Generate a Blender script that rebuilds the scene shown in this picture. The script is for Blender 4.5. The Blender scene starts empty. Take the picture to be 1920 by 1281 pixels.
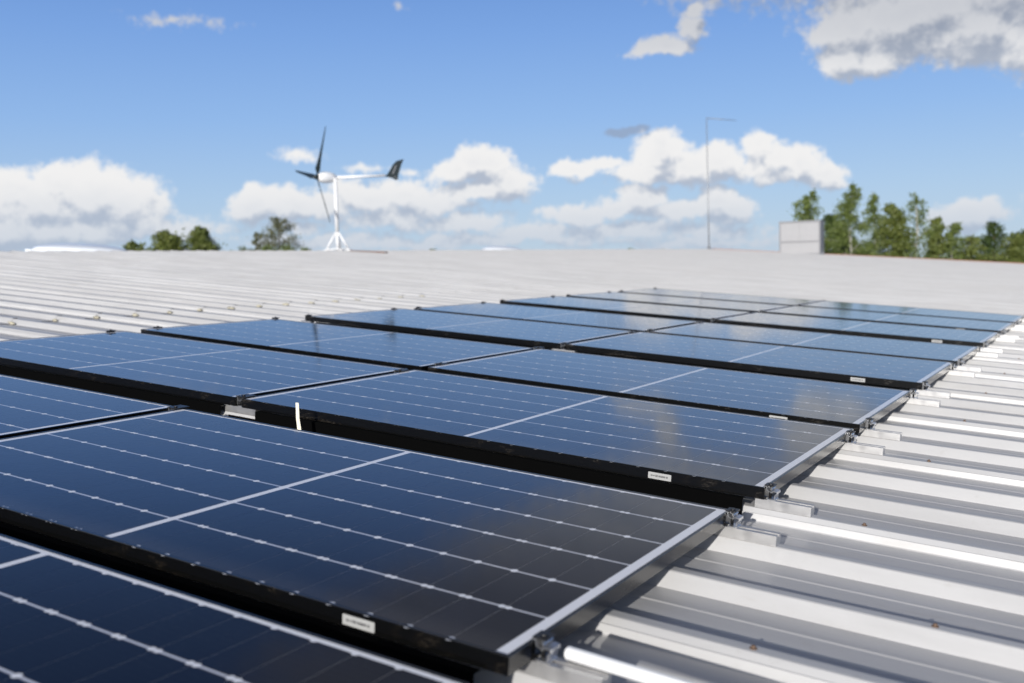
import bpy, bmesh, math, random
import numpy as np
from mathutils import Vector, Matrix
random.seed(7); rng = np.random.default_rng(11)
sc = bpy.context.scene
COL = sc.collection
rad = math.radians

# ---------------------------------------------------------------- camera, frame of the roof, light
# Roof frame: u runs along the ribs (down the slope to the right), v along the ridge, w off the roof.
PITCH = rad(4.5)
M = Matrix.Rotation(PITCH, 4, 'Y')            # roof frame -> world (ribs fall towards +x)
FPX, IMW, IMH = 1905.28, 1920.0, 1281.0
RC = Matrix(((0.8573237842543973, 0.5129756504689402, 0.043033835265795094),
             (0.09520917730868285, -0.07585408427207402, -0.9925630309735742),
             (-0.5058963742782902, 0.8550451098773333, -0.11387150023982191)))   # roof frame -> camera (x right, y down, z ahead)
CR = Vector((0.8151527180814326, -1.4130670947641888, 0.7182543672290038))
RW = RC @ M.to_3x3().transposed()             # world -> camera
CW = M @ CR
cam = bpy.data.cameras.new('camera'); camo = bpy.data.objects.new('camera', cam); COL.objects.link(camo)
r0, r1, r2 = RW[0], RW[1], RW[2]
camo.matrix_world = Matrix(((r0[0], -r1[0], -r2[0], CW[0]), (r0[1], -r1[1], -r2[1], CW[1]), (r0[2], -r1[2], -r2[2], CW[2]), (0, 0, 0, 1)))
cam.sensor_width = 36; cam.lens = FPX * 36 / IMW; cam.clip_start = .05; cam.clip_end = 6000
cam.dof.use_dof = True; cam.dof.focus_distance = 3.4; cam.dof.aperture_fstop = 2.9
sc.camera = camo
sc.view_settings.view_transform = 'Standard'; sc.view_settings.look = 'None'; sc.view_settings.gamma = 1
sc.view_settings.exposure = 0.0

def ray(px, py):                               # world direction through a point of the photograph
    return (RW.transposed() @ Vector(((px - 960) / FPX, (py - 640.5) / FPX, 1))).normalized()
def at(px, py, depth):                         # world point at a true depth
    d = ray(px, py); return CW + d * (depth / (RW @ d)[2])

sun_dir = (M.to_3x3() @ Vector((.58, -3.35, 1.0))).normalized()
SEL = math.asin(sun_dir.z); SAZ = math.atan2(sun_dir.x, sun_dir.y)
sl = bpy.data.lights.new('sun', 'SUN'); sl.energy = 4.7; sl.angle = rad(.53); sl.color = (1, .965, .915)
so = bpy.data.objects.new('sun', sl); COL.objects.link(so)
so.rotation_euler = (-sun_dir).to_track_quat('-Z', 'Y').to_euler(); so.location = (0, -20, 20)

# ---------------------------------------------------------------- node helpers
class NT:
    def __init__(s, tree): s.t = tree; s.l = tree.links
    def n(s, typ, **k):
        nd = s.t.nodes.new(typ)
        for a, b in k.items(): setattr(nd, a, b)
        return nd
    def put(s, sock, v):
        if isinstance(v, bpy.types.NodeSocket): s.l.new(v, sock)
        elif v is not None: sock.default_value = v
    def m(s, op, a, b=None, c=None, clamp=False):
        nd = s.n('ShaderNodeMath', operation=op); nd.use_clamp = clamp
        s.put(nd.inputs[0], a); s.put(nd.inputs[1], b)
        if c is not None: s.put(nd.inputs[2], c)
        return nd.outputs[0]
    def v(s, op, a, b=None):
        nd = s.n('ShaderNodeVectorMath', operation=op)
        s.put(nd.inputs[0], a)
        if b is not None: s.put(nd.inputs[1], b)
        return nd.outputs['Value'] if op in ('LENGTH', 'DOT_PRODUCT') else nd.outputs[0]
    def noise(s, vec, scale, detail=4, rough=.55, dist=0):
        nd = s.n('ShaderNodeTexNoise'); s.put(nd.inputs['Vector'], vec)
        nd.inputs['Scale'].default_value = scale; nd.inputs['Detail'].default_value = detail
        nd.inputs['Roughness'].default_value = rough; nd.inputs['Distortion'].default_value = dist
        return nd.outputs['Fac']
    def ramp(s, f, lo, hi, a=0., b=1., smooth=True):
        nd = s.n('ShaderNodeMapRange'); nd.interpolation_type = 'SMOOTHSTEP' if smooth else 'LINEAR'
        s.put(nd.inputs['Value'], f)
        for k, x in (('From Min', lo), ('From Max', hi), ('To Min', a), ('To Max', b)): s.put(nd.inputs[k], x)
        return nd.outputs[0]
    def mix(s, f, a, b):
        nd = s.n('ShaderNodeMix', data_type='RGBA'); s.put(nd.inputs[0], f)
        for sock, x in ((nd.inputs[6], a), (nd.inputs[7], b)):
            if isinstance(x, (tuple, list)): x = (*x, 1) if len(x) == 3 else x
            s.put(sock, x)
        return nd.outputs[2]

# ---------------------------------------------------------------- sky with its clouds (world)
wd = bpy.data.worlds.new('World'); sc.world = wd; wd.use_nodes = True
wt = NT(wd.node_tree); wd.node_tree.nodes.clear()
def azel(px, py):
    d = ray(px, py); return math.degrees(math.atan2(d.x, d.y)), math.degrees(math.asin(d.z))
DPX = math.degrees(1 / FPX)
# (x, y, half width, half height, strength)  places and sizes of the clouds as seen in the sky
BLOBS = [
 (60,385,130,52,1.1),(170,370,110,50,1.1),(235,385,75,52,1.05),(110,345,60,34,1.0),(20,350,45,30,.9),(100,430,260,30,1.0),(265,425,55,28,.7),
 (10,430,150,40,1.0),(335,435,60,16,.6),
 (480,382,46,34,1.05),(545,385,52,28,.9),(610,385,50,26,.75),(465,400,50,16,.7),
 (905,308,60,32,1.15),(860,322,55,22,.9),(950,345,56,38,1.05),(900,362,85,22,.95),(985,340,26,26,.6),
 (700,375,90,30,.85),(760,370,70,36,.85),(650,355,40,22,.6),(800,385,90,26,.75),(560,292,38,12,.38),(680,312,42,8,.3),(760,315,30,8,.28),
 (1075,318,44,15,.85),(1135,308,46,13,.75),(1235,290,52,40,1.15),(1225,325,80,22,1.0),(1300,318,70,30,1.0),(1350,300,40,34,1.05),(1240,268,28,24,1.0),
 (1420,270,32,22,.75),(1450,300,50,30,.8),(1500,310,40,36,1.0),(1545,330,48,20,.95),(1480,335,80,16,.7),(1420,320,60,26,.55),
 (1205,372,36,24,1.0),(1090,400,70,22,.8),(1160,388,60,22,.75),(1260,395,70,20,.75),(1345,375,34,26,1.05),(1370,398,44,24,.95),(1290,400,80,16,.7),
 (1000,435,90,18,.6),(860,420,100,20,.58),(1150,432,150,18,.6),(1330,435,100,16,.55),(720,412,110,20,.6),(560,425,60,14,.5),(900,450,420,12,.55),(1300,455,200,12,.5),(600,450,200,12,.5),
 (1810,400,48,24,.9),(1780,410,34,18,.75),(1850,400,40,18,.5),
 (1245,85,60,20,.85),(1300,45,28,26,.7),(1310,18,26,14,.7),(1220,92,50,12,.6),
 (1600,60,75,46,1.0),(1700,40,120,60,1.15),(1830,50,110,58,1.1),(1930,70,80,55,1.0),(1590,110,46,30,.95),(1640,110,60,24,.9),(1760,20,200,60,1.1),(1900,-20,200,70,1.1),
 (1800,-120,330,110,1.1),(2100,-60,260,130,1.1),(1500,-260,200,60,.8),(2300,-300,400,120,1.0),
 (330,40,72,12,.27),(755,12,14,8,.22),
 (-250,380,180,60,1.0),(-500,300,200,90,1.0),(2150,380,140,50,1.0),(2400,330,150,70,1.0),(2050,250,80,24,.6),
 (1500,-150,320,120,1.0),(1300,-300,380,130,1.0),(1080,-430,380,120,1.0),(820,-560,300,90,.9),(1250,-180,200,70,.8),
]
grp = bpy.data.node_groups.new('cloud_field', 'ShaderNodeTree')
grp.interface.new_socket('P', in_out='INPUT', socket_type='NodeSocketVector')
grp.interface.new_socket('D', in_out='OUTPUT', socket_type='NodeSocketFloat')
g = NT(grp); gi = g.n('NodeGroupInput'); go = g.n('NodeGroupOutput')
P = gi.outputs[0]
nz = g.n('ShaderNodeTexNoise'); nz.inputs['Scale'].default_value = .42; nz.inputs['Detail'].default_value = 5; nz.inputs['Roughness'].default_value = .58
g.put(nz.inputs['Vector'], P)
off = g.v('SUBTRACT', nz.outputs['Color'], (.5, .5, .5))
Pw = g.v('ADD', P, g.v('MULTIPLY', off, (2.6, 1.7, 0)))
acc = None
for (x, y, sx, sy, st) in BLOBS:
    a, e = azel(x, y)
    q = g.v('SUBTRACT', Pw, (a, e, 0))
    q = g.v('MULTIPLY', q, (1 / (sx * DPX * 1.25), 1 / (sy * DPX * 1.25), 0))
    d = g.v('LENGTH', q)
    d = g.m('MULTIPLY_ADD', d, -st, st)
    acc = d if acc is None else g.m('SMOOTH_MAX', acc, d, .12)
# high broken clouds on the part of the sky outside the photograph
far = g.noise(P, .055, 6, .6)
sep = g.n('ShaderNodeSeparateXYZ'); g.put(sep.inputs[0], P)
mask = g.m('MULTIPLY', g.ramp(g.m('ABSOLUTE', g.m('ADD', sep.outputs[0], 26)), 48, 75), 1.0)
mask = g.m('MAXIMUM', mask, g.ramp(sep.outputs[1], 30, 42))
fd = g.m('MULTIPLY', g.m('MULTIPLY_ADD', far, 4.0, -2.0), mask)
fd = g.m('MINIMUM', g.m('ADD', fd, g.m('MULTIPLY_ADD', mask, 3.0, -3.0)), .8)
acc = g.m('MAXIMUM', acc, fd)
fine = g.noise(P, 1.5, 7, .62)
D = g.m('ADD', acc, g.m('MULTIPLY_ADD', fine, .85, -.36))
g.put(go.inputs[0], D)

tc = wt.n('ShaderNodeTexCoord')
s3 = wt.n('ShaderNodeSeparateXYZ'); wt.put(s3.inputs[0], tc.outputs['Generated'])
azn = wt.m('MULTIPLY', wt.m('ARCTAN2', s3.outputs[0], s3.outputs[1]), 57.29578)
eln = wt.m('MULTIPLY', wt.m('ARCSINE', s3.outputs[2]), 57.29578)
cb = wt.n('ShaderNodeCombineXYZ'); wt.put(cb.inputs[0], azn); wt.put(cb.inputs[1], eln)
G1 = wt.n('ShaderNodeGroup'); G1.node_tree = grp; wt.put(G1.inputs[0], cb.outputs[0])
G2 = wt.n('ShaderNodeGroup'); G2.node_tree = grp; wt.put(G2.inputs[0], wt.v('ADD', cb.outputs[0], (-.2, .9, 0)))
D1, D2 = G1.outputs[0], G2.outputs[0]
cov = wt.ramp(D1, .02, .42)
lit = wt.ramp(wt.m('SUBTRACT', D1, wt.m('MULTIPLY', D2, 1.0)), -.48, .20)
thick = wt.ramp(D1, .5, 1.3)
lit = wt.m('MULTIPLY', lit, wt.m('MULTIPLY_ADD', thick, -.12, 1.0))
high = wt.ramp(eln, 7.5, 13); vhigh = wt.ramp(eln, 15, 24)                       # clouds overhead show their grey undersides
back = wt.ramp(s3.outputs[1], .25, -.15)           # unseen clouds behind the camera, brightened to add neutral fill light
lit = wt.m('MULTIPLY', lit, wt.m('MULTIPLY_ADD', wt.m('MULTIPLY', high, wt.m('SUBTRACT', 1.0, back)), -.48, 1.0))
lit = wt.m('MAXIMUM', lit, wt.m('MULTIPLY', back, .8))
ccol = wt.mix(lit, wt.mix(vhigh, wt.mix(high, (.47, .53, .64), (.31, .355, .45)), (.12, .115, .12)), wt.mix(wt.m('MULTIPLY', vhigh, wt.m('SUBTRACT', 1.0, back)), (.93, .925, .925), (.33, .315, .32)))
ccol = wt.mix(wt.ramp(eln, 0, 5.5, .72, 0.), ccol, (.45, .55, .69))
sky = wt.n('ShaderNodeTexSky'); sky.sky_type = 'NISHITA'; sky.sun_disc = False
sky.sun_elevation = rad(36);   # the deep daylight blue of the photograph
sky.sun_rotation = SAZ; sky.air_density = 1.0; sky.dust_density = .6; sky.ozone_density = 1.6; sky.altitude = 100
SKY = .115
gr_ = wt.n('ShaderNodeValToRGB'); cr = gr_.color_ramp; wt.put(gr_.inputs[0], wt.m('DIVIDE', eln, 90, clamp=True))
stops = [(0, (.46, .60, .76)), (.045, (.37, .545, .80)), (.09, (.265, .46, .82)), (.14, (.185, .365, .77)), (.20, (.105, .25, .64)), (.27, (.045, .105, .29)), (.45, (.016, .042, .125)), (1, (.02, .05, .15))]
while len(cr.elements) < len(stops): cr.elements.new(.5)
for e_, (p_, c_) in zip(cr.elements, stops): e_.position = p_; e_.color = (*c_, 1)
sk = wt.n('ShaderNodeVectorMath', operation='SCALE'); wt.put(sk.inputs[0], sky.outputs[0]); sk.inputs['Scale'].default_value = SKY
bg1 = wt.n('ShaderNodeBackground'); wt.put(bg1.inputs[0], wt.mix(.85, sk.outputs[0], gr_.outputs[0])); bg1.inputs[1].default_value = 1
bg2 = wt.n('ShaderNodeBackground'); wt.put(bg2.inputs[0], ccol); wt.put(bg2.inputs[1], wt.m('MULTIPLY_ADD', back, .0, .95))
mx = wt.n('ShaderNodeMixShader'); wt.put(mx.inputs[0], wt.m('MULTIPLY', cov, wt.ramp(eln, -1.5, .5)))
dk = None                                        # a few small shaded scraps of cloud
nd_ = wt.n('ShaderNodeTexNoise'); nd_.inputs['Scale'].default_value = 1.1; nd_.inputs['Detail'].default_value = 5; wt.put(nd_.inputs['Vector'], cb.outputs[0])
pd = wt.v('ADD', cb.outputs[0], wt.v('MULTIPLY', wt.v('SUBTRACT', nd_.outputs['Color'], (.5, .5, .5)), (.9, .7, 0)))
for (x, y, sx, sy) in ((1160, 250, 34, 9), (1190, 243, 34, 9), (1222, 257, 24, 9), (1244, 249, 16, 10)):
    a, e = azel(x, y); q = wt.v('MULTIPLY', wt.v('SUBTRACT', pd, (a, e, 0)), (1 / (sx * DPX), 1 / (sy * DPX), 0))
    d = wt.m('SUBTRACT', 1.0, wt.v('LENGTH', q)); dk = d if dk is None else wt.m('MAXIMUM', dk, d)
dkf = wt.m('MULTIPLY', wt.ramp(dk, -.05, .45), .8)
bg3 = wt.n('ShaderNodeBackground'); bg3.inputs[0].default_value = (.30, .38, .53, 1)
mx3 = wt.n('ShaderNodeMixShader'); wt.put(mx3.inputs[0], dkf); wt.l.new(bg1.outputs[0], mx3.inputs[1]); wt.l.new(bg3.outputs[0], mx3.inputs[2])
wt.l.new(mx3.outputs[0], mx.inputs[1]); wt.l.new(bg2.outputs[0], mx.inputs[2])
wo = wt.n('ShaderNodeOutputWorld'); wt.l.new(mx.outputs[0], wo.inputs[0])

# ---------------------------------------------------------------- materials
def mat(name, build):
    m = bpy.data.materials.new(name); m.use_nodes = True
    t = NT(m.node_tree); b = m.node_tree.nodes['Principled BSDF']
    build(t, b); return m
def simple(name, col, rough=.5, metal=0., var=.12, scale=14., bump=0., coat=0.):
    def f(t, b):
        o = t.n('ShaderNodeTexCoord').outputs['Object']
        nz = t.noise(o, scale, 5, .6)
        dark = tuple(c * (1 - var) for c in col); light = tuple(min(1, c * (1 + var)) for c in col)
        t.put(b.inputs['Base Color'], t.mix(nz, dark, light))
        t.put(b.inputs['Roughness'], t.ramp(nz, .2, .8, max(.02, rough - .06), rough + .06))
        b.inputs['Metallic'].default_value = metal
        b.inputs['Coat Weight'].default_value = coat
        if bump:
            bp = t.n('ShaderNodeBump'); bp.inputs['Strength'].default_value = bump; bp.inputs['Distance'].default_value = .004
            t.put(bp.inputs['Height'], nz); t.put(b.inputs['Normal'], bp.outputs[0])
    return mat(name, f)

def _cell(t, b):
    o = t.n('ShaderNodeTexCoord').outputs['Object']
    sp = t.n('ShaderNodeSeparateXYZ'); t.put(sp.inputs[0], o)
    isl = t.n('ShaderNodeNewGeometry').outputs['Random Per Island']
    c = t.mix(isl, (.0028, .0036, .0085), (.0045, .0060, .014))
    bus = t.m('ABSOLUTE', t.m('SUBTRACT', t.m('FRACT', t.m('DIVIDE', sp.outputs[1], .01825)), .5))
    c = t.mix(t.m('LESS_THAN', bus, .022), c, (.018, .020, .028))
    du = t.m('MULTIPLY', t.ramp(t.noise(o, 2.3, 4, .6), .42, .7), t.ramp(t.noise(o, 90, 4, .75), .52, .72))
    edge = t.ramp(sp.outputs[1], .10, .008)
    c = t.mix(t.m('MULTIPLY', t.m('ADD', du, t.m('MULTIPLY', edge, .8)), .10), c, (.30, .28, .25))
    t.put(b.inputs['Base Color'], c)
    b.inputs['Roughness'].default_value = .38; b.inputs['Specular IOR Level'].default_value = .08
    b.inputs['Coat Weight'].default_value = 1; b.inputs['Coat IOR'].default_value = 1.27
    t.put(b.inputs['Coat Roughness'], t.ramp(t.noise(o, 9, 5, .65), .3, .75, .055, .11))
M_cell = mat('cell', _cell)
def _white(t, b):
    o = t.n('ShaderNodeTexCoord').outputs['Object']
    t.put(b.inputs['Base Color'], t.mix(t.noise(o, 20, 4), (.84, .85, .88), (.90, .90, .92)))
    b.inputs['Roughness'].default_value = .5; b.inputs['Coat Weight'].default_value = .6; b.inputs['Coat Roughness'].default_value = .06; b.inputs['Coat IOR'].default_value = 1.25
M_back = mat('backsheet', _white)
def _ribbon(t, b):
    o = t.n('ShaderNodeTexCoord').outputs['Object']
    t.put(b.inputs['Base Color'], t.mix(t.noise(o, 60, 3), (.62, .63, .68), (.70, .71, .76)))
    b.inputs['Roughness'].default_value = .5; b.inputs['Coat Weight'].default_value = 1; b.inputs['Coat Roughness'].default_value = .06
M_gap = mat('cell_gap', _ribbon)
def _frame(t, b):
    o = t.n('ShaderNodeTexCoord').outputs['Object']
    mp = t.n('ShaderNodeMapping'); mp.inputs['Scale'].default_value = (1, 1, 3); t.put(mp.inputs[0], o)
    n1 = t.noise(mp.outputs[0], 4.5, 6, .7, .8); n2 = t.noise(mp.outputs[0], 70, 4, .7)
    f = t.m('MULTIPLY', t.ramp(n1, .54, .70), t.ramp(n2, .35, .7))
    t.put(b.inputs['Base Color'], t.mix(f, (.0022, .0022, .0022), (.026, .019, .011)))
    t.put(b.inputs['Roughness'], t.ramp(f, 0, 1, .22, .6))
    b.inputs['IOR'].default_value = 1.7
M_frame = mat('black_anodised', _frame)
M_black = simple('black_plastic', (.012, .012, .013), .4)
M_gap_shade = simple('gap_shade_black', (.0015, .0015, .0015), .95, 0, .2, 20)  # near-black of the added strip that darkens the row gaps
M_gap_shade.node_tree.nodes['Principled BSDF'].inputs['Specular IOR Level'].default_value = .05
M_alu = simple('aluminium', (.62, .61, .60), .42, .85, .08, 30)
M_alu_d = simple('aluminium_clamp', (.66, .66, .67), .30, .9, .08, 40)
M_paper = simple('label_paper', (.38, .38, .37), .5, 0, .05, 60)
M_ink = simple('ink', (.03, .03, .035), .6, 0, .1, 60)
M_tape = simple('masking_tape', (.80, .76, .62), .65, 0, .08, 25, .3)
M_pipe = simple('white_pvc', (.86, .86, .85), .3, 0, .03, 10)
def _roof(t, b):
    o = t.n('ShaderNodeTexCoord').outputs['Object']
    mp = t.n('ShaderNodeMapping'); mp.inputs['Scale'].default_value = (.25, 2.2, 1); t.put(mp.inputs[0], o)
    st = t.noise(mp.outputs[0], 3.0, 6, .62)
    sp = t.noise(o, 32, 5, .7); big = t.noise(o, .35, 3, .5)
    c = t.mix(t.ramp(st, .3, .7), (.435, .43, .425), (.52, .515, .51))
    c = t.mix(t.m('MULTIPLY', t.ramp(sp, .56, .75), .38), c, (.40, .39, .37))
    c = t.mix(t.m('MULTIPLY', t.ramp(big, .45, .7), .25), c, (.48, .465, .45))
    sm = t.noise(mp.outputs[0], 9, 5, .7)
    c = t.mix(t.m('MULTIPLY', t.ramp(sm, .60, .78), .5), c, (.33, .30, .26))
    m2 = t.n('ShaderNodeMapping'); m2.inputs['Scale'].default_value = (.9, 14, 1); t.put(m2.inputs[0], o)
    dr = t.noise(m2.outputs[0], 2.2, 5, .65, .4)
    c = t.mix(t.m('MULTIPLY', t.ramp(dr, .55, .75), .28), c, (.36, .34, .31))
    ring = t.m('MULTIPLY', t.ramp(t.noise(o, 6, 6, .75), .5, .62), t.ramp(t.noise(o, 1.3, 3), .5, .7))
    c = t.mix(t.m('MULTIPLY', ring, .22), c, (.70, .69, .67))
    t.put(b.inputs['Base Color'], c)
    t.put(b.inputs['Roughness'], t.ramp(st, .3, .7, .36, .46)); b.inputs['Metallic'].default_value = .08
    bp = t.n('ShaderNodeBump'); bp.inputs['Strength'].default_value = .25; bp.inputs['Distance'].default_value = .002
    t.put(bp.inputs['Height'], t.noise(o, 3, 3)); t.put(b.inputs['Normal'], bp.outputs[0])
M_roof = mat('painted_steel_sheet', _roof)
M_wall = simple('wall_panel', (.42, .42, .40), .6, 0, .08, 2)
M_orange = simple('orange_trim', (.36, .15, .09), .5, 0, .12, 6)
M_rust = simple('rust', (.17, .11, .075), .8, 0, .3, 200)
M_seal = simple('old_sealant', (.43, .40, .31), .8, 0, .35, 60, .5)
M_wood = simple('red_brown_timber', (.17, .09, .06), .75, 0, .25, 30)
M_wt = simple('turbine_white', (.80, .80, .80), .35, 0, .03, 5)
M_blade = simple('carbon_blade', (.012, .02, .022), .35, 0, .1, 9)
M_dome = simple('acrylic_dome', (.82, .85, .88), .2, 0, .03, 3)
M_cab = simple('galvanised_cabinet', (.36, .355, .36), .5, .1, .06, 2.5)
M_cab2 = simple('cabinet_frame', (.24, .24, .25), .5, .2, .06, 3)
M_mast = simple('mast_metal', (.30, .31, .32), .5, .5, .1, 3)
def leafmat(name, a, b_):
    def f(t, b):
        isl = t.n('ShaderNodeNewGeometry').outputs['Random Per Island']
        c = t.mix(isl, a, b_)
        t.put(b.inputs['Base Color'], c); b.inputs['Roughness'].default_value = .55
        tr = t.n('ShaderNodeBsdfTranslucent'); t.put(tr.inputs[0], t.mix(.5, c, (.26, .36, .05)))
        m = t.n('ShaderNodeMixShader'); m.inputs[0].default_value = .3
        t.l.new(b.outputs[0], m.inputs[1]); t.l.new(tr.outputs[0], m.inputs[2])
        t.l.new(m.outputs[0], t.t.nodes['Material Output'].inputs[0])
    return mat(name, f)
M_birch = leafmat('birch_leaves', (.105, .145, .035), (.215, .265, .07))
M_olive = leafmat('olive_leaves', (.095, .13, .026), (.22, .245, .065))
M_dull = leafmat('thin_leaves', (.14, .145, .08), (.20, .20, .12))
M_dark = leafmat('dark_leaves', (.04, .07, .02), (.09, .13, .035))
M_bark = simple('birch_bark', (.42, .40, .36), .8, 0, .5, 6)
M_bark2 = simple('brown_bark', (.12, .09, .065), .85, 0, .3, 8)
def _ground(t, b):
    o = t.n('ShaderNodeTexCoord').outputs['Object']
    n1 = t.noise(o, .02, 6, .6); n2 = t.noise(o, .6, 5, .6)
    c = t.mix(t.ramp(n1, .4, .6), (.05, .08, .025), (.09, .10, .045)); c = t.mix(t.m('MULTIPLY', n2, .5), c, (.06, .055, .035))
    t.put(b.inputs['Base Color'], c); b.inputs['Roughness'].default_value = .9
M_ground = mat('grass_ground', _ground)

# ---------------------------------------------------------------- object helpers
def empty(name, loc, label=None, cat=None, group=None, roof=True):
    o = bpy.data.objects.new(name, None); COL.objects.link(o); o.empty_display_size = .1
    if roof: o.matrix_world = M @ Matrix.Translation(loc)
    else: o.location = loc
    tag(o, label, cat, group); return o
def tag(o, label=None, cat=None, group=None, kind=None):
    for k, v in (('label', label), ('category', cat), ('group', group), ('kind', kind)):
        if v: o[k] = v
def obj(name, bm, mats, parent=None, smooth=False, loc=None):
    me = bpy.data.meshes.new(name)
    bmesh.ops.recalc_face_normals(bm, faces=bm.faces); bm.to_mesh(me); bm.free()
    return link(name, me, mats, parent, smooth, loc)
def link(name, me, mats, parent=None, smooth=False, loc=None):
    for m in (mats if isinstance(mats, (list, tuple)) else [mats]): me.materials.append(m)
    if smooth:
        for p in me.polygons: p.use_smooth = True
    o = bpy.data.objects.new(name, me); COL.objects.link(o)
    if parent: o.parent = parent
    if loc is not None: o.location = loc
    return o
def box(bm, x0, x1, y0, y1, z0, z1, mi=0, mtx=None):
    vs = [bm.verts.new((x, y, z)) for x in (x0, x1) for y in (y0, y1) for z in (z0, z1)]
    if mtx is not None:
        for v in vs: v.co = mtx @ v.co
    for f in ((0, 1, 3, 2), (4, 6, 7, 5), (0, 4, 5, 1), (2, 3, 7, 6), (0, 2, 6, 4), (1, 5, 7, 3)):
        bm.faces.new([vs[i] for i in f]).material_index = mi
    return vs
def tube(bm, pts, rads, n=10, mi=0, cap=True):
    pts = [Vector(p) for p in pts]; rings = []
    if not isinstance(rads, (list, tuple)): rads = [rads] * len(pts)
    for i, p in enumerate(pts):
        d = (pts[min(i + 1, len(pts) - 1)] - pts[max(i - 1, 0)]).normalized()
        a = d.cross(Vector((0, 0, 1)) if abs(d.z) < .9 else Vector((1, 0, 0))).normalized(); b = d.cross(a)
        rings.append([bm.verts.new(p + (a * math.cos(2 * math.pi * k / n) + b * math.sin(2 * math.pi * k / n)) * rads[i]) for k in range(n)])
    for i in range(len(rings) - 1):
        for k in range(n):
            f = bm.faces.new((rings[i][k], rings[i][(k + 1) % n], rings[i + 1][(k + 1) % n], rings[i + 1][k])); f.material_index = mi; f.smooth = True
    if cap:
        bm.faces.new(rings[0]).material_index = mi; bm.faces.new(rings[-1]).material_index = mi
def strip_prism(bm, pts, th, y0, y1, mi=0):      # a bent sheet: open polyline in x-z with a thickness, drawn along y
    pts = [Vector((p[0], p[1])) for p in pts]; L, R = [], []
    for i, p in enumerate(pts):
        d = (pts[min(i + 1, len(pts) - 1)] - pts[max(i - 1, 0)]).normalized(); n = Vector((-d.y, d.x)) * th / 2
        L.append(p + n); R.append(p - n)
    ring = L + R[::-1]
    a = [bm.verts.new((p.x, y0, p.y)) for p in ring]; b = [bm.verts.new((p.x, y1, p.y)) for p in ring]
    k = len(ring)
    for i in range(k):
        bm.faces.new((a[i], a[(i + 1) % k], b[(i + 1) % k], b[i])).material_index = mi
    n = len(pts)
    for i in range(n - 1):
        bm.faces.new((a[i], a[i + 1], a[k - 2 - i], a[k - 1 - i])).material_index = mi
        bm.faces.new((b[i], b[k - 1 - i], b[k - 2 - i], b[i + 1])).material_index = mi
def copy_tree(o, parent=None):
    c = o.copy(); COL.objects.link(c); c.parent = parent
    for ch in list(o.children): copy_tree(ch, c)
    return c

# ---------------------------------------------------------------- the building and its roof
RP = .3375; V0 = .424                            # rib spacing, front edge of one crown
ZC, ZP = -.064, -.100                            # crown and pan heights below the top of the panels
def ridge_u(v): return np.interp(v, [8.65, 18.8, 48.7], [-14.97, -15.28, -17.32]) if v > 8.65 else -14.97
def gable_u(v): return -17.32 + (v - 48.686) * 14.23 / 3.733
bld = empty('warehouse', (0, 0, 0), 'long low warehouse with a ribbed pale grey metal roof carrying the panels', 'building')
def profile(k):
    """one rib period from this crown's front web to the next one: list of (v, z)"""
    v = V0 + k * RP; lap = (k % 3 == 0)
    pan = .0
    pts = [(v - .026, ZP)]
    if lap: pts += [(v - .0225, ZP + .0025), (v - .0195, ZP + .022), (v - .0155, ZP + .0225), (v - .004, ZC - .001)]
    else: pts += [(v - .003, ZC - .002)]
    pts += [(v + .001, ZC), (v + .028, ZC), (v + .032, ZC - .002), (v + .056, ZP)]
    for c in (.135, .228):
        pts += [(v + c - .010, ZP), (v + c - .005, ZP + .0018), (v + c + .005, ZP + .0018), (v + c + .010, ZP)]
    return pts
def roof_sheet(u_hi, u_lo_fn, k0, k1, dz, name, slope=0., ref=None):
    bm = bmesh.new(); prev = None
    for k in range(k0, k1):
        for (v, z) in profile(k):
            a = u_lo_fn(v)
            if a is None: continue
            b = u_hi(v) if callable(u_hi) else u_hi
            if a > b - .02: continue
            n = max(2, int((b - a) / 3) + 1); row = []
            for i in range(n):
                u = a + (b - a) * i / (n - 1)
                row.append(bm.verts.new((u, v, z + dz + (slope * (ref(v) - u) if ref else 0))))
            if prev and len(prev) == len(row):
                for i in range(n - 1): bm.faces.new((prev[i], prev[i + 1], row[i + 1], row[i]))
            elif prev:
                bm.faces.new(prev + row[::-1])
            prev = row
    return obj(name, bm, M_roof, bld)
LAP = -5.63
kmin, kmax = -24, 155
def lo_upper(v):
    if v > 48.686:
        g_ = gable_u(v); return g_ if g_ < LAP else None
    return ridge_u(v)
def lo_lower(v): return max(LAP - .15, gable_u(v) if v > 48.686 else -99)
roof = roof_sheet(11.0, lo_lower, kmin, 159, 0, 'roof')
roof_up = roof_sheet(LAP, lo_upper, kmin, kmax, .004, 'roof')
roof_b = roof_sheet(lambda v: ridge_u(v) - .03, lambda v: -30 if v < 48.7 else None, kmin, kmax, .0, 'roof', -.158, lambda v: ridge_u(v))
bm = bmesh.new()                                  # walls under the eaves
zt = -.14
def wallbox(pts, zb=-6.6):
    vt = [bm.verts.new(M @ Vector((u, v, z))) for u, v, z in pts]
    vb = [bm.verts.new((p.co.x, p.co.y, zb)) for p in vt]
    for i in range(len(pts)): bm.faces.new((vt[i], vt[(i + 1) % len(pts)], vb[(i + 1) % len(pts)], vb[i]))
    bm.faces.new(vt)
vm = V0 + kmin * RP + .05
wallbox([(10.8, vm, zt), (10.8, 55.5, zt), (-3, 52.1, zt), (-17.3, 48.4, zt), (-29.8, 48.4, -2.12), (-29.8, vm, -2.35), (-14.97, vm, zt)])
w = obj('wall', bm, M_wall); w.parent = bld; w.matrix_parent_inverse = bld.matrix_world.inverted()
bm = bmesh.new()                                  # orange verge trim along the far gable
a = Vector((-17.2, 48.75, 0)); b = Vector((10.9, 48.75 + 28.1 * 3.733 / 14.23, 0)); n = (b - a).normalized(); s = Vector((-n.y, n.x, 0))
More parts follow.
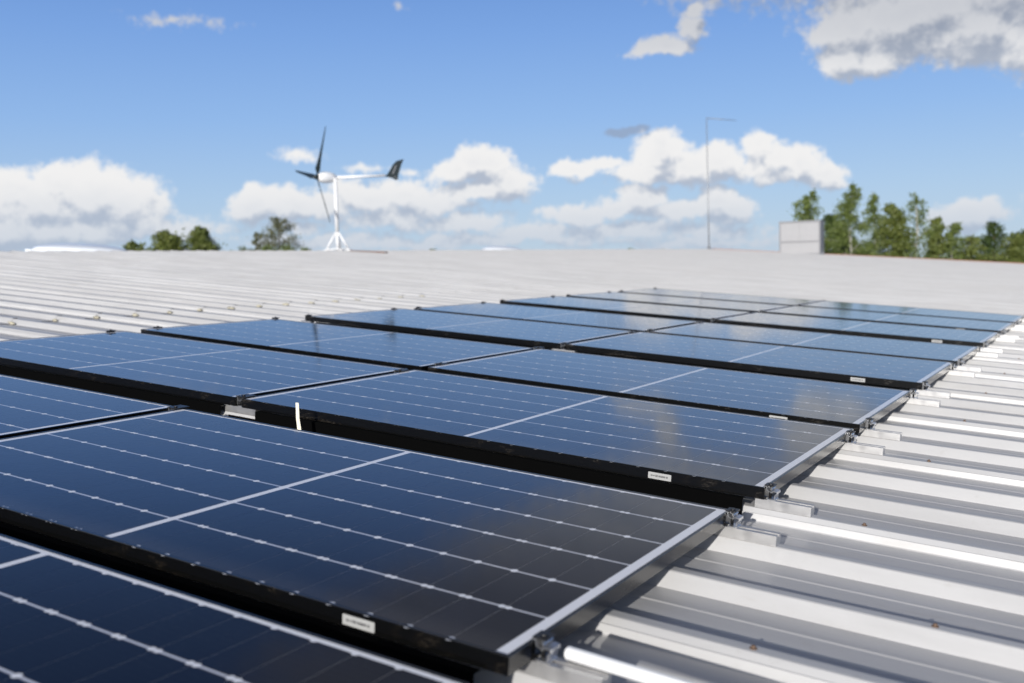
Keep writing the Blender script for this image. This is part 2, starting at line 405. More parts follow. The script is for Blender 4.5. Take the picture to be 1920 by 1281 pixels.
for (o0, o1, z0, z1) in ((0, .22, -.16, -.035),):
    vs = [bm.verts.new(p + s * o + Vector((0, 0, z))) for p in (a, b) for o in (o0, o1) for z in (z0, z1)]
    for f in ((0, 1, 3, 2), (4, 6, 7, 5), (0, 4, 5, 1), (2, 3, 7, 6), (0, 2, 6, 4), (1, 5, 7, 3)): bm.faces.new([vs[i] for i in f])
obj('verge_trim', bm, M_orange, bld)
# rusty fixing screws on the seam crowns
def screw_bm():
    bm = bmesh.new(); tube(bm, [(0, 0, 0), (0, 0, .0015)], .0075, 12); tube(bm, [(0, 0, .0015), (0, 0, .0065)], .0042, 6); return bm
sb = screw_bm(); scr = obj('screw', sb, M_rust, bld, loc=(.285, V0 + .012, ZC)); scr['label'] = 'rusty screw head on a roof rib'
for k in range(1, 9):
    c = scr.copy(); COL.objects.link(c); c.parent = bld
    c.location = (.285 + random.uniform(-.02, .02), V0 + 3 * k * RP + .012, ZC); c.rotation_euler.z = random.uniform(0, 6)
for (u, k) in ((.56, 1), (.66, 7), (.52, 10), (1.1, 4)):
    c = scr.copy(); COL.objects.link(c); c.parent = bld; c.location = (u, V0 + k * RP + .014, ZC); c.rotation_euler.z = u * 9
# lumps of old sealant where the sheets lap, left of the array
for i, k in enumerate(range(7, 22)):
    bm = bmesh.new(); n = 9; rs = random.Random(k)
    for j in range(rs.choice((2, 3))):
        bmesh.ops.create_icosphere(bm, subdivisions=2, radius=.0115, matrix=Matrix.Translation((rs.uniform(-.011, .011), rs.uniform(-.005, .005), rs.uniform(-.003, .004))) @ Matrix.Diagonal((rs.uniform(1.4, 3.2), rs.uniform(.5, .9), rs.uniform(.4, 1.0), 1)))
    for v in bm.verts: v.co += Vector((rs.uniform(-1, 1), rs.uniform(-1, 1), rs.uniform(-1, 1))) * .004
    c = obj('sealant_patch', bm, M_seal, bld, True, loc=(LAP + rs.uniform(-.02, .03), V0 + k * RP - .035, ZP + .012))

# skylight domes on the far slope, just over the ridge
def dome(px0, px1, py_top, depth):
    p = at((px0 + px1) / 2, 468, depth); q = M.inverted() @ p
    wdt = (px1 - px0) * depth / FPX
    e = Vector((q.x, q.y, 0)); h = (M.inverted() @ at((px0 + px1) / 2, py_top, depth)).z; zm = (M.inverted() @ at((px0 + px1) / 2, 469.5, depth)).z
    bm = bmesh.new(); n = 28; m_ = 8; rings = []
    A, B = wdt / 2, .55; ang = math.atan2(RC[0][1], RC[0][0])
    for i in range(m_ + 1):
        t_ = i / m_ * math.pi / 2; r = []
        for j in range(n):
            ph = 2 * math.pi * j / n
            cx, sx = math.cos(ph), math.sin(ph); k_ = 1.0
            r.append(bm.verts.new((A * cx * k_ * math.cos(t_), B * sx * k_ * math.cos(t_), (h - zm) * math.sin(t_) + zm)))
        rings.append(r)
    for i in range(m_):
        for j in range(n): bm.faces.new((rings[i][j], rings[i][(j + 1) % n], rings[i + 1][(j + 1) % n], rings[i + 1][j]))
    d = obj('skylight', bm, M_dome, bld, True, loc=(e.x, e.y, 0)); d.rotation_euler.z = math.atan2(-RC[0][1], RC[0][0]) * -1
    bm = bmesh.new(); box(bm, -A * .95, A * .95, -B * .9, B * .9, zm - .35, zm - .002)
    obj('curb', bm, M_dome, d)
dome(64, 240, 457.5, 21.0); dome(903, 982, 462, 33.5)

# ---------------------------------------------------------------- solar panels
PL, PW, PH = 2.078, 1.134, .035; SEAM = .038
LIP = .0075
ROWS = [-1.255, 0.0, 1.424, 2.670, 4.134, 5.425, 6.842, 8.160, 9.430]
def bev(bm, w=.0008):
    bmesh.ops.bevel(bm, geom=[e for e in bm.edges if e.calc_face_angle(0) > .5], offset=w, segments=1, affect='EDGES')
def make_panel():
    root = empty('solar_panel', (0, 0, 0))
    # frame: four mitred members, hollow in the middle; origin at the near right top corner
    bm = bmesh.new()
    def ringz(off, z): return [bm.verts.new((x, y, z)) for x, y in ((-off, off), (-PL + off, off), (-PL + off, PW - off), (-off, PW - off))]
    R = [ringz(.0, -PH), ringz(.0, -.0012), ringz(.0008, 0.), ringz(LIP - .0006, 0.), ringz(LIP, -.0015), ringz(LIP, -.0075), ringz(.0018, -.0078), ringz(.0018, -PH + .0015), ringz(.025, -PH + .0015), ringz(.025, -PH)]
    for a_, b_ in zip(R, R[1:] + R[:1]):
        for i in range(4): bm.faces.new((a_[i], a_[(i + 1) % 4], b_[(i + 1) % 4], b_[i]))
    obj('frame', bm, M_frame, root)
    # laminate: white sheet, light gaps between the strings, half cells, markers
    bm = bmesh.new()
    zt = -.0018
    box(bm, -PL + LIP - .0005, -LIP + .0005, LIP - .0005, PW - LIP + .0005, -.0068, zt, 1)
    cw, ch, gap, mid = .0906, .1785, .0066, .020
    x_start = PL / 2 - mid / 2
    tot = 6 * ch + 5 * gap; y0 = LIP + .0015
    def quad(x0, x1, ya, yb, z, mi):
        f = bm.faces.new([bm.verts.new(p) for p in ((x0, ya, z), (x1, ya, z), (x1, yb, z), (x0, yb, z))]); f.material_index = mi
    for half in (0, 1):
        xr = -PL / 2 + mid / 2 if half == 0 else -PL / 2 - mid / 2 - 11 * cw
        for j in range(5):
            ya = y0 + (j + 1) * ch + j * gap; quad(xr, xr + 11 * cw, ya - .0003, ya + gap + .0003, zt + .00012, 2)
        for j in range(6):
            ya = y0 + j * (ch + gap)
            for i in range(11):
                xa = xr + i * cw + .0002; xb = xa + cw - .0004; c = .0032
                pts = [(xa + c, ya), (xb - c, ya), (xb, ya + c), (xb, ya + ch - c), (xb - c, ya + ch), (xa + c, ya + ch), (xa, ya + ch - c), (xa, ya + c)]
                f = bm.faces.new([bm.verts.new((p[0], p[1], zt + .00022)) for p in pts]); f.material_index = 0
        for j in range(7):                        # bright ribbon ends along the string gaps: single or in pairs
            yc = y0 + j * (ch + gap) - gap / 2
            single = ((j + half) % 2 == 0)
            for i in range(1, 11):
                xc = xr + i * cw
                for dx in ((0,) if single else (-.0078, .0078)):
                    a_ = .0086 if single else .0068; b_ = .0094 if single else .0080
                    f = bm.faces.new([bm.verts.new((xc + dx + a_ * math.cos(t), yc + b_ * math.sin(t), zt + .00034)) for t in [k * math.pi / 4 for k in range(8)]]); f.material_index = 1
    bm.normal_update()
    me = bpy.data.meshes.new('glass'); bm.to_mesh(me); bm.free(); link('glass', me, [M_cell, M_back, M_gap], root)
    # added black strip, makes the gap under the near long side read as shade
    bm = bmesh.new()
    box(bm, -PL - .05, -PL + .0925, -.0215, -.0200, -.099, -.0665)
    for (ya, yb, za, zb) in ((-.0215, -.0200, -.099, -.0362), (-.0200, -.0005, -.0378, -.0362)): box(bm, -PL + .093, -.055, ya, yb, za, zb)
    obj('gap_shade_strip', bm, M_gap_shade, root)
    # maker's sticker on the near frame face, with its small illegible print
    bm = bmesh.new(); x0, x1, z0, z1 = -.360, -.285, -.0305, -.0105
    n = 5; pts = []
    for cx, cz, a0 in ((x1 - .002, z1 - .002, 0), (x0 + .002, z1 - .002, 90), (x0 + .002, z0 + .002, 180), (x1 - .002, z0 + .002, 270)):
        for i in range(n): t = rad(a0 + 90 * i / (n - 1)); pts.append((cx + .002 * math.cos(t), cz + .002 * math.sin(t)))
    f1 = [bm.verts.new((p[0], -.0006, p[1])) for p in pts]; f0 = [bm.verts.new((p[0], -.00005, p[1])) for p in pts]
    bm.faces.new(f1)
    for i in range(len(pts)): bm.faces.new((f0[i], f0[(i + 1) % len(pts)], f1[(i + 1) % len(pts)], f1[i]))
    rs = random.Random(3); x = x0 + .009
    while x < x1 - .011:
        w_ = rs.uniform(.0012, .0026)
        zc = -.0205; hgt = rs.uniform(.0022, .0032)
        box(bm, x, x + w_, -.0008, -.00062, zc - hgt, zc + hgt, 1); x += w_ + rs.choice((.0008, .0011, .0028))
    stk = obj('sticker', bm, [M_paper, M_ink], root); stk['label'] = 'small white serial number sticker'
    return root
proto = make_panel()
ORD = ['first', 'second', 'third', 'fourth', 'fifth', 'sixth', 'seventh', 'eighth', 'ninth']
panel_labels = {
 ('A', 0): 'solar panel cut off in the bottom left corner, nearest of all',
 ('A', 1): 'largest solar panel, dark navy with white centre line, end of the second row from camera',
 ('B', 1): 'solar panel cut off by the left photo edge, second row from camera',
 ('A', 2): 'solar panel with dirty near frame face behind the cream tape strip',
 ('B', 2): 'solar panel cut off by the left photo edge, third row from camera'}
panels = {}
for r, v in enumerate(ROWS):
    for c in 'AB':
        if c == 'B' and r == 0: continue
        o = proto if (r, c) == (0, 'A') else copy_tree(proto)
        u = 0 if c == 'A' else -PL - SEAM
        dz = {4: .001, 5: -.006, 6: 0}.get(r, 0)
        tilt = random.uniform(-.0012, .0012); roll = random.uniform(-.0010, .0010)
        o.matrix_world = M @ Matrix.Translation((u, v, dz)) @ Matrix.Rotation(tilt, 4, 'X') @ Matrix.Rotation(roll, 4, 'Y')
        if c == 'B':
            for ch_ in [x for x in o.children if x.name.startswith('sticker')]: bpy.data.objects.remove(ch_)
        lab = panel_labels.get((c, r)) or ('black framed solar panel, %s one of the %s row counted from the camera' % ('right' if c == 'A' else 'left', ORD[r]))
        tag(o, lab, 'solar panel', 'solar panels mounted in rows on the metal roof'); panels[c, r] = o

# ---------------------------------------------------------------- short rails with their clamps
def rail_bm(x0, x1):
    bm = bmesh.new(); W0 = .020
    # open box section lying on the crown, slot on top
    prof = [(-W0, ZC + .0005), (-W0, -PH - .0015), (-.006, -PH - .0015), (-.006, -PH - .006), (.006, -PH - .006), (.006, -PH - .0015), (W0, -PH - .0015), (W0, ZC + .0005)]
    a = [bm.verts.new((x0, p[0], p[1])) for p in prof]; b = [bm.verts.new((x1, p[0], p[1])) for p in prof]
    for i in range(8): bm.faces.new((a[i], a[(i + 1) % 8], b[(i + 1) % 8], b[i]))
    bm.faces.new(a); bm.faces.new(b)
    return bm
def make_rail(kind):
    root = empty('mounting_rail', (0, 0, 0))
    if kind == 'right':
        obj('rail', rail_bm(-.027, .134), M_alu, root)
        bm = bmesh.new()
        strip_prism(bm, [(-.0055, .0022), (.0030, .0022), (.0050, -.0080), (.0165, -.0140), (.0190, -.0030), (.0150, .0010)], .0022, -.018, .018)
        strip_prism(bm, [(.0165, -.0150), (.0225, -.0090), (.0330, -.0110), (.0335, -.0160), (.0290, -.0200), (.0270, -.0362)], .0022, -.0178, .0178)
        box(bm, .006, .031, -.0175, .0175, -.0362, -.0335)
        obj('clamp', bm, M_alu_d, root)
        bm = bmesh.new(); tube(bm, [(.0105, 0, -.034), (.0105, 0, .0045)], .0042, 10); tube(bm, [(.0105, 0, .0034), (.0105, 0, .0095)], .0072, 12)
        box(bm, -.004, .0245, -.016, .016, .0035, .0065)
        obj('clamp_cap', bm, M_black, root)
    elif kind == 'seam':
        c = -SEAM / 2
        obj('rail', rail_bm(c - .085, c + .085), M_alu, root)
        bm = bmesh.new()
        strip_prism(bm, [(c - .0215, .0022), (c - .0165, .0022), (c - .0150, -.030)], .0022, -.018, .018)
        strip_prism(bm, [(c - .0140, -.012), (c - .004, -.016), (c + .004, -.010), (c + .010, -.010), (c + .010, -.003)], .0022, -.018, .018)
        box(bm, c - .014, c + .014, -.0175, .0175, -.0362, -.0335)
        obj('clamp', bm, M_alu_d, root)
        bm = bmesh.new(); tube(bm, [(c, 0, -.034), (c, 0, .0045)], .0042, 10); tube(bm, [(c + .002, 0, .0034), (c + .002, 0, .009)], .0065, 12)
        box(bm, c - .024, c + .024, -.017, .045, .0008, .0042)
        obj('clamp_cap', bm, M_black, root)
    else:
        obj('rail', rail_bm(-.06, .03), M_alu, root)
        bm = bmesh.new(); box(bm, -.020, -.002, -.022, .022, -.0362, .0012); box(bm, -.020, .007, -.024, .024, .0014, .0060)
        tube(bm, [(-.009, 0, .006), (-.009, 0, .011)], .0065, 12)
        obj('clamp', bm, M_black, root)
    return root
SIDE = {'right': 'right end', 'seam': 'middle seam', 'left': 'left end'}
for kind in ('right', 'seam', 'left'):
    first = None
    for r, v in enumerate(ROWS):
        if r == 0 and kind != 'right': continue
        kf = {0: -4.85, 1: -1, 2: 3, 3: 7, 4: 11, 5: 15, 6: 19, 7: 23, 8: 27}[r]
        for nf in (0, 1):
            if r == 0 and nf == 0: continue
            vv = V0 + (kf + 3 * nf) * RP + .0155 if r else -.25
            u = {'right': 0, 'seam': -PL, 'left': -2 * PL - SEAM}[kind]
            o = first
            if first is None: first = o = make_rail(kind)
            else: o = copy_tree(first)
            o.matrix_world = M @ Matrix.Translation((u, vv, {5: -.005}.get(r, 0)))
            nm = {'right': 'aluminium rail stub with clamp, %s of %s panel row from camera, %s side',
                  'seam': 'black capped clamp in the %s, %s row from camera, %s side',
                  'left': 'black end clamp at the %s of %s panel row from camera, %s side'}[kind] % (SIDE[kind], ORD[r], ('near', 'far')[nf])
            tag(o, nm, 'mounting rail', 'short mounting rails and clamps holding the panels')

# cream tape strip standing up in the gap, bent over at its foot
bm = bmesh.new()
path = [((.005, 0, .0), .0075, .2), ((.0, .002, .018), .0075, .12), ((-.004, 0, .045), .0072, .05), ((-.006, 0, .075), .0072, 0), ((-.009, .001, .098), .007, 0)]
rows = []
for (c, hw, tw) in path: rows.append([(c[0] - hw, c[1] - hw * tw, c[2]), (c[0], c[1] + .002, c[2] + .0005), (c[0] + hw, c[1] + hw * tw, c[2] + .001)])
tail = [[(-.004, -.010, -.006), (.008, -.008, -.007), (.018, -.002, -.004)], [(.012, -.02, -.010), (.022, -.014, -.010), (.030, -.006, -.006)], [(.030, -.018, -.004), (.036, -.010, -.001), (.040, -.002, .002)], [(.052, -.014, -.012), (.056, -.008, -.011), (.058, -.002, -.010)]]
rows = tail[::-1] + rows
top = [[bm.verts.new(p) for p in r] for r in rows]; bot = [[bm.verts.new((p[0], p[1] + .0008, p[2] - .0004)) for p in r] for r in rows]
for i in range(len(rows) - 1):
    for j in range(2):
        bm.faces.new((top[i][j], top[i][j + 1], top[i + 1][j + 1], top[i + 1][j])); bm.faces.new((bot[i][j], bot[i + 1][j], bot[i + 1][j + 1], bot[i][j + 1]))
for i in range(len(rows) - 1):
    bm.faces.new((top[i][0], top[i + 1][0], bot[i + 1][0], bot[i][0])); bm.faces.new((top[i][2], bot[i][2], bot[i + 1][2], top[i + 1][2]))
for i in (0, -1): 
    for j in range(2): bm.faces.new((top[i][j], bot[i][j], bot[i][j + 1], top[i][j + 1]))
tp = obj('tape_strip', bm, M_tape); tag(tp, 'cream paper tape strip standing bent in the gap between panel rows', 'tape')
tp.matrix_world = M @ Matrix.Translation((-1.668, 1.30, -.055)) @ Matrix.Scale(1.06, 4)

# white pipe lying on the nearest rail
bm = bmesh.new(); tube(bm, [(0, 0, 0), (.004, 0, 0), (.3, -.002, -.004), (.85, -.012, -.02)], [.0095, .0125, .0125, .0125], 16)
pp = obj('pipe', bm, M_pipe); tag(pp, 'white plastic pipe lying along the roof rib beside the nearest right clamp', 'pipe')
pp.matrix_world = M @ Matrix.Translation((.047, .119, -.022))

# ---------------------------------------------------------------- small wind turbine on the ridge
TD = 24.3; S = TD / FPX
def tp_(px, py, dd=0.): return at(px, py, TD + dd)
tb = tp_(633.5, 469)
turb = empty('wind_turbine', tb, 'small white wind turbine with three dark blades and black tail fin on the ridge', 'wind turbine', roof=False)
camr = Vector((RW[0][0], RW[0][1], 0)).normalized(); camf = Vector((RW[2][0], RW[2][1], 0)).normalized()
def loc(x, y, z): return camr * x + camf * y + Vector((0, 0, z))      # metres right, away, up
H = (469 - 334) * S
bm = bmesh.new(); tube(bm, [loc(0, 0, .02), loc(0, 0, .42)], .036, 16); tube(bm, [loc(0, 0, .42), loc(0, 0, H - .02)], [.048, .040], 18)
obj('tower', bm, M_wt, turb)
for (dx, dy) in ((-.27, -.04), (.27, -.02), (.02, .30)):
    bm = bmesh.new(); tube(bm, [loc(dx, dy, .0), loc(dx * .08, dy * .08, .44)], .024, 10); box(bm, -.06, .06, -.04, .04, -.02, .012, 0, Matrix.Translation(loc(dx, dy, 0)))
    obj('leg', bm, M_wt, turb)
bm = bmesh.new(); tube(bm, [loc(-.27, -.04, .02), loc(.27, -.02, .02)], .018, 8); tube(bm, [loc(-.27, -.04, .02), loc(.02, .3, .02), loc(.27, -.02, .02)], .018, 8)
obj('base_frame', bm, M_wt, turb)
ax = loc(-math.cos(rad(35.2)), -math.sin(rad(35.2)), 0)                # rotor axis, to the left and a little towards us
hz = loc(-math.sin(rad(35.2)), math.cos(rad(35.2)), 0)                 # in the rotor disc
hub = loc((601 - 633.5) * S, -.12, (469 - 333.5) * S)
bm = bmesh.new()
ptsn = [0, .03, .10, .2, .32, .42, .48]; rn = [.07, .105, .13, .137, .125, .09, .035]
tube(bm, [hub - ax * (.03 + p) for p in ptsn], rn, 20)
obj('nacelle', bm, M_wt, turb, True)
bm = bmesh.new(); tube(bm, [hub + ax * p for p in (-.04, 0, .05, .09, .105)], [.06, .062, .055, .03, .008], 16); obj('hub', bm, M_blade, turb, True)
for th in (62, 168, -60):
    bm = bmesh.new(); th = rad(th); rings = []
    r_dir = -hz * math.cos(th) + Vector((0, 0, 1)) * math.sin(th)
    t_dir = ax.cross(r_dir).normalized()
    for (r, ch_, tk, tw) in ((.03, .03, .028, 0), (.10, .05, .03, 40), (.20, .135, .026, 38), (.30, .12, .02, 28), (.50, .090, .014, 18), (.80, .068, .010, 10), (1.1, .05, .007, 6), (1.24, .032, .005, 4), (1.27, .012, .003, 4)):
        a_ = rad(tw); c_ = t_dir * math.cos(a_) + ax * math.sin(a_); n_ = c_.cross(r_dir)
        rings.append([bm.verts.new(hub + r_dir * r + c_ * (ch_ * (x_ + .1)) + n_ * tk * y_) for x_, y_ in ((-.5, 0), (-.3, .4), (.0, .5), (.3, .3), (.5, 0), (.2, -.3), (-.2, -.45))])
    for i in range(len(rings) - 1):
        for k in range(7): bm.faces.new((rings[i][k], rings[i][(k + 1) % 7], rings[i + 1][(k + 1) % 7], rings[i + 1][k]))
    bm.faces.new(rings[0]); bm.faces.new(rings[-1]); obj('blade', bm, M_blade, turb, True)
bm = bmesh.new(); t0_ = hub - ax * .46; t1_ = loc((724 - 633.5) * S, .35, (469 - 330) * S)
tube(bm, [t0_, t1_], [.038, .03], 12); obj('tail_boom', bm, M_wt, turb)
bm = bmesh.new(); dirt = (t1_ - t0_).normalized(); side = dirt.cross(Vector((0, 0, 1))).normalized()
fin = [(720, 327), (727, 324), (732, 316), (738, 305), (744, 299), (757, 295.5), (753, 305), (749.5, 316), (746.5, 326), (746, 333), (742, 335), (737, 331.5), (731, 329.5)]
mp_ = lambda p, k: t1_ + dirt * ((p[0] - 724) * S / .93) + Vector((0, 0, (325.5 - p[1] + (p[0] - 724) * -.03) * S)) + side * k
fa = [bm.verts.new(mp_(p, .008)) for p in fin]; fb = [bm.verts.new(mp_(p, -.008)) for p in fin]
bm.faces.new(fa); bm.faces.new(fb[::-1])
for i in range(len(fin)): bm.faces.new((fa[i], fb[i], fb[(i + 1) % len(fin)], fa[(i + 1) % len(fin)]))
for a_, b_ in (((737, 323), (743, 307)), ((739, 328), (743, 330))):      # pale mark on the fin
    for k in (.0095, -.0095):
        q = [mp_((a_[0] - .8, a_[1]), k), mp_((a_[0] + .8, a_[1]), k), mp_((b_[0] + .8, b_[1]), k), mp_((b_[0] - .8, b_[1]), k)]
        bm.faces.new([bm.verts.new(x) for x in q]).material_index = 1
me = bpy.data.meshes.new('tail_fin'); bm.to_mesh(me); bm.free(); link('tail_fin', me, [M_blade, M_cab2], turb)

# timber lying on the ridge beside it
bm = bmesh.new(); p0 = at(657, 470, TD); p1 = at(724, 473, TD - .6); d = (p1 - p0); 
box(bm, 0, d.length, -.05, .05, -.025, .008, 0, None); bev(bm, .004)
pk = obj('plank', bm, M_wood); pk.location = p0; pk.rotation_euler = (0, math.asin(-d.z / d.length), math.atan2(d.y, d.x)); tag(pk, 'red brown plank lying on the roof ridge right of the wind turbine', 'plank')

# thin mast with a side arm at the roof corner
AD = 50.5; S2 = AD / FPX; ab = at(1329.5, 470, AD)
ant = empty('antenna_mast', ab, 'tall thin grey mast with a short side arm at the roof corner', 'mast', roof=False)
bm = bmesh.new(); h = (470 - 225) * S2; lean = camr * -.06
tube(bm, [Vector((0, 0, -.1)), Vector((0, 0, h * .3)) + lean * .3, Vector((0, 0, h)) + lean], [.032, .024, .017], 10); obj('pole', bm, M_mast, ant)
bm = bmesh.new(); tube(bm, [Vector((0, 0, h)) + lean, Vector((0, 0, h)) + lean + camr * 55 * S2 + Vector((0, 0, -5.5 * S2))], [.022, .012], 8); obj('arm', bm, M_mast, ant)
bm = bmesh.new(); tube(bm, [(0, 0, -.1), (0, 0, .16)], .085, 12); tube(bm, [(0, 0, .16), (0, 0, .34)], .05, 12); obj('base', bm, M_mast, ant)

# cabinet on the far edge of the roof
CD = 50.0; S3 = CD / FPX; cb0 = at(1461, 478, CD)
cab = empty('ventilation_cabinet', cb0, 'square light grey metal cabinet on the far roof edge in front of the birches', 'cabinet', roof=False)
ca = math.atan2(camr.y, camr.x); roofdir = 0
wv = 64 * S3 / math.cos(ca) * 1.02; hv = 61 * S3; dp = .75
bm = bmesh.new(); box(bm, .03, wv - .03, .02, dp - .02, -.1, hv - .05); bev(bm, .01); body = obj('body', bm, M_cab, cab)
bm = bmesh.new()
for x in (0, wv - .07): 
    for y in (0, dp - .07): box(bm, x, x + .07, y, y + .07, -.15, hv - .07)
box(bm, -.01, wv + .01, -.012, dp + .01, hv - .07, hv + .02); box(bm, .07, wv - .07, -.005, .018, hv * .36, hv * .36 + .05); box(bm, .07, wv - .07, -.005, .018, -.02, .04)
obj('cabinet_frame', bm, M_cab2, cab)
for x0, x1 in ((.08, wv * .5 - .01), (wv * .5 + .01, wv - .08)):
    bm = bmesh.new(); box(bm, x0, x1, -.004, .019, hv * .36 + .06, hv - .09); bev(bm, .004); obj('door', bm, M_cab, cab)
bm = bmesh.new()
for i in range(9): box(bm, wv - .028, wv + .004, .10, dp - .10, .15 + i * .15, .15 + i * .15 + .10)
obj('louvre', bm, M_cab2, cab)

# ---------------------------------------------------------------- ground
GZ = -6.6
bm = bmesh.new(); n = 24
for i in range(n + 1):
    for j in range(n + 1):
        bm.verts.new(((i / n - .5) * 6000, (j / n - .5) * 6000 + 500, GZ))
bm.verts.ensure_lookup_table()
for i in range(n):
    for j in range(n):
        a_ = i * (n + 1) + j; bm.faces.new((bm.verts[a_], bm.verts[a_ + n + 1], bm.verts[a_ + n + 2], bm.verts[a_ + 1]))
gr = obj('ground', bm, M_ground); tag(gr, kind='structure')

# ---------------------------------------------------------------- trees
def leaves_mesh(name, pts, size, mtl, parent):
    n = len(pts); pts = np.asarray(pts)
    d1 = rng.normal(size=(n, 3)); d1 /= np.linalg.norm(d1, axis=1)[:, None]
    d2 = np.cross(d1, rng.normal(size=(n, 3))); d2 /= np.linalg.norm(d2, axis=1)[:, None]
    s = (size * rng.uniform(.6, 1.35, n))[:, None]
    co = np.stack([pts - d1 * s, pts + d2 * s * .6, pts + d1 * s, pts - d2 * s * .6], 1).reshape(-1, 3)
    me = bpy.data.meshes.new(name); me.vertices.add(4 * n); me.vertices.foreach_set('co', co.ravel())
    me.loops.add(4 * n); me.loops.foreach_set('vertex_index', np.arange(4 * n)); me.polygons.add(n)
    me.polygons.foreach_set('loop_start', np.arange(0, 4 * n, 4)); me.polygons.foreach_set('loop_total', np.full(n, 4))
    me.update(); me.validate(); return link(name, me, mtl, parent)
def tree(px, ptop, depth, width_px, kind, label, nleaf=5200, dens=1.0, group=None, low=.12):
    nleaf = int(nleaf * 1.8)
    """px: where its stem stands, ptop: where its top reaches, seen from the roof at the given distance"""
    s_ = depth / FPX; b_ = at(px, 560, depth); b_.z = GZ; top = at(px, ptop, depth).z; Ht = top - GZ
    R_ = width_px * s_ / 2 * 1.25
    root = empty('birch_tree' if kind == 'birch' else 'tree', b_, label, 'tree', group, roof=False)
    bm = bmesh.new(); bend = [(rng.uniform(-.25, .25), rng.uniform(-.25, .25)) for _ in range(5)]
    stem = [Vector((bend[i][0] * i / 4, bend[i][1] * i / 4, Ht * i / 4 * .97)) for i in range(5)]
    tr = .016 * Ht
    tube(bm, stem, [tr, tr * .8, tr * .55, tr * .3, tr * .06], 9)
    def spt(t):
        f = t * 4; i = min(3, int(f)); return stem[i].lerp(stem[i + 1], f - i)
    pts = []; nb = {'birch': 46, 'bushy': 62, 'round': 60, 'thin': 40}[kind]
    for i in range(nb):
        t = low + (1 - low) * ((i + rng.uniform(0, 1)) / nb) ** .85
        t = min(t, 1); ph = rng.uniform(0, 2 * math.pi)
        rel = (t - low) / (1 - low)
        if kind in ('birch', 'bushy'): L_ = R_ * (1 - rel) ** .68 * 1.15 * rng.uniform(.45, 1.15) + .3; up = rng.uniform(.5, 1.1)
        elif kind == 'thin': L_ = R_ * math.sqrt(max(.05, 1 - rel ** 2.2)) * rng.uniform(.5, 1.1); up = rng.uniform(.5, 1.2)
        else: L_ = R_ * math.sqrt(max(.04, 1 - (rel * 1.9 - .85) ** 2 * .95)) * rng.uniform(.6, 1.1); up = rng.uniform(.1, .8)
        b0 = spt(t * .985); dr = Vector((math.cos(ph), math.sin(ph), up)).normalized()
        mid_ = b0 + dr * L_ * .55; end = b0 + dr * L_ + Vector((0, 0, -L_ * (.30 if kind in ('birch', 'bushy') else .08)))
        if end.z > Ht: end.z = Ht - rng.uniform(0, .3)
        tube(bm, [b0, mid_, end], [tr * .28 * (1.1 - rel), tr * .15 * (1.1 - rel), .008], 5, 0, False)
        m_ = int(nleaf * dens / nb * (L_ / R_ + .25))
        tt = rng.uniform(.15, 1.05, m_) ** .8
        base = np.array([list(b0.lerp(mid_, min(1, x * 1.8)) if x < .55 else mid_.lerp(end, (x - .55) / .45)) for x in tt])
        sp = (.10 + .16 * L_) * {'birch': .62, 'bushy': .75, 'thin': .55, 'round': 1.0}[kind]
        q = base + rng.normal(size=(m_, 3)) * sp * np.array([1, 1, .75])
        if kind == 'birch': q[:, 2] -= rng.exponential(.28, m_) * tt
        pts.append(q)
    obj('trunk', bm, M_bark if kind == 'birch' else M_bark2, root, True)
    pts = np.concatenate(pts); pts = pts[pts[:, 2] > .6]
    mt = {'birch': M_birch, 'bushy': M_olive, 'round': M_olive, 'thin': M_dull}[kind]
    if 'dark' in label: mt = M_dark
    leaves_mesh('crown', pts, {'birch': .075, 'bushy': .085, 'round': .10, 'thin': .065}[kind] * depth / 68, mt, root)
    return root
BG = 'birches and other trees beyond the far roof edge'
tree(1516, 348, 72, 140, 'birch', 'birch rising behind the left side of the grey cabinet, leftmost of the right hand trees', 9000, 1, BG)
tree(1598, 334, 74, 124, 'birch', 'tallest birch beyond the roof, first tree right of the cabinet', 9500, 1, BG)
tree(1640, 352, 78, 96, 'birch', 'slim birch top between the tallest birch and the bushy tree', 5000, 1, BG)
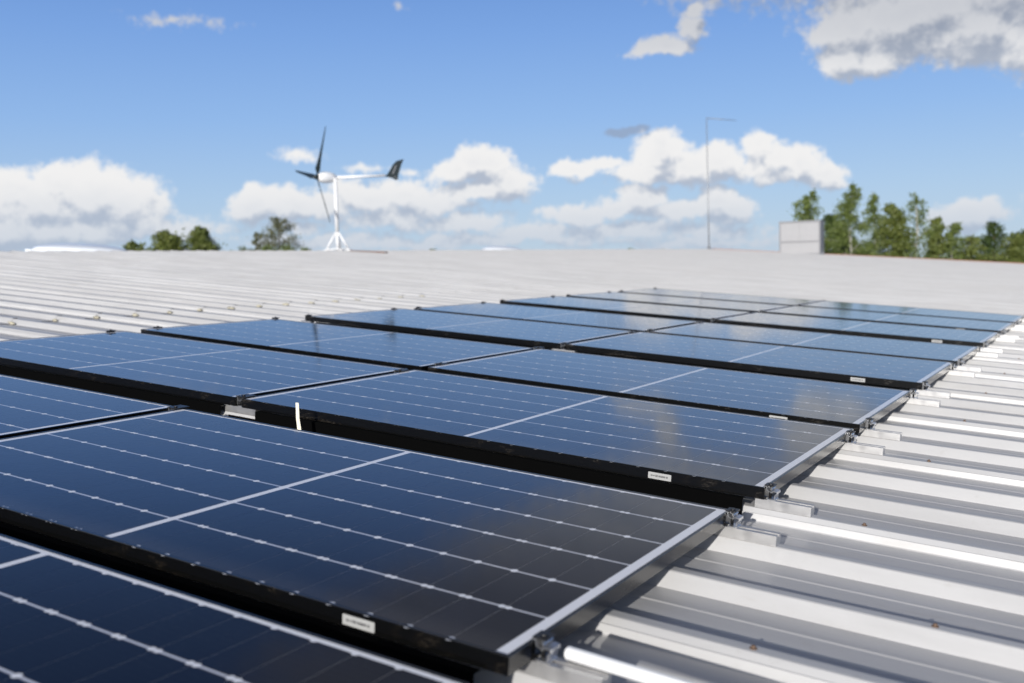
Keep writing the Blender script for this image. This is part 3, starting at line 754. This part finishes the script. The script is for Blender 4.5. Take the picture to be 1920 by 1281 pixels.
tree(1676, 376, 70, 118, 'bushy', 'broad bushy green tree between the two tall birches', 13000, 1, BG)
tree(1715, 352, 69, 110, 'birch', 'tall thin birch with a pale trunk and open crown', 3600, .85, BG)
tree(1755, 402, 75, 84, 'bushy', 'low green bushy tree right of the pale trunk birch', 8000, 1, BG)
tree(1787, 408, 76, 92, 'birch', 'small birch with an open crown left of the gap in the trees', 6000, 1, BG)
tree(1862, 410, 80, 110, 'bushy', 'dark leaved tree with a domed crown at the right end of the trees', 6500, .9, BG)
tree(1822, 438, 76, 110, 'bushy', 'low green bush crown in the dip near the right photo edge', 5200, 1, BG)
tree(1908, 434, 72, 120, 'bushy', 'green bushy tree cut off by the right photo edge', 6500, 1, BG)
tree(1562, 396, 84, 130, 'bushy', 'dark bushy tree low behind the two left birches', 11000, 1, BG)
tree(1925, 428, 120, 60, 'round', 'dark far tree top at the right photo edge', 3000, 1, BG)
LG = 'round trees beyond the ridge on the left'
tree(260, 446, 82, 48, 'round', 'lowest leftmost olive green tree crown behind the ridge', 3400, 1, LG, .5)
tree(316, 428, 80, 74, 'round', 'middle round olive green tree crown behind the ridge', 7500, 1, LG, .45)
tree(386, 420, 80, 88, 'bushy', 'olive green tree crown with a small peak, rightmost of the three left', 11000, 1, LG, .45)
tree(524, 402, 84, 96, 'thin', 'sparse grey green tree top left of the wind turbine', 3800, 1, None, .4)
tree(482, 428, 84, 34, 'thin', 'small sparse tree top beside the sparse grey green tree', 1500, 1, None, .4)
for (x, y, w_, lab) in ((510, 452, 34, 'bright green bush top below the sparse grey green tree'), (545, 452, 34, 'bright green bush top left of the turbine foot'), (460, 455, 10, 'tiny green tree tip left of the sparse tree'), (574, 457, 22, 'tiny green twig top just left of the turbine foot'),
                        (1187, 460, 7, 'tiny green tree tip above the ridge, left of a pair'), (1237, 461, 7, 'tiny green tree tip above the ridge, right of a pair'), (814, 461, 6, 'tiny green tree tip on the ridge left of the small skylight')):
    tree(x, y, 76, w_ * 1.5, 'birch', lab, 1300 if w_ > 12 else 500, 1, None, .72)
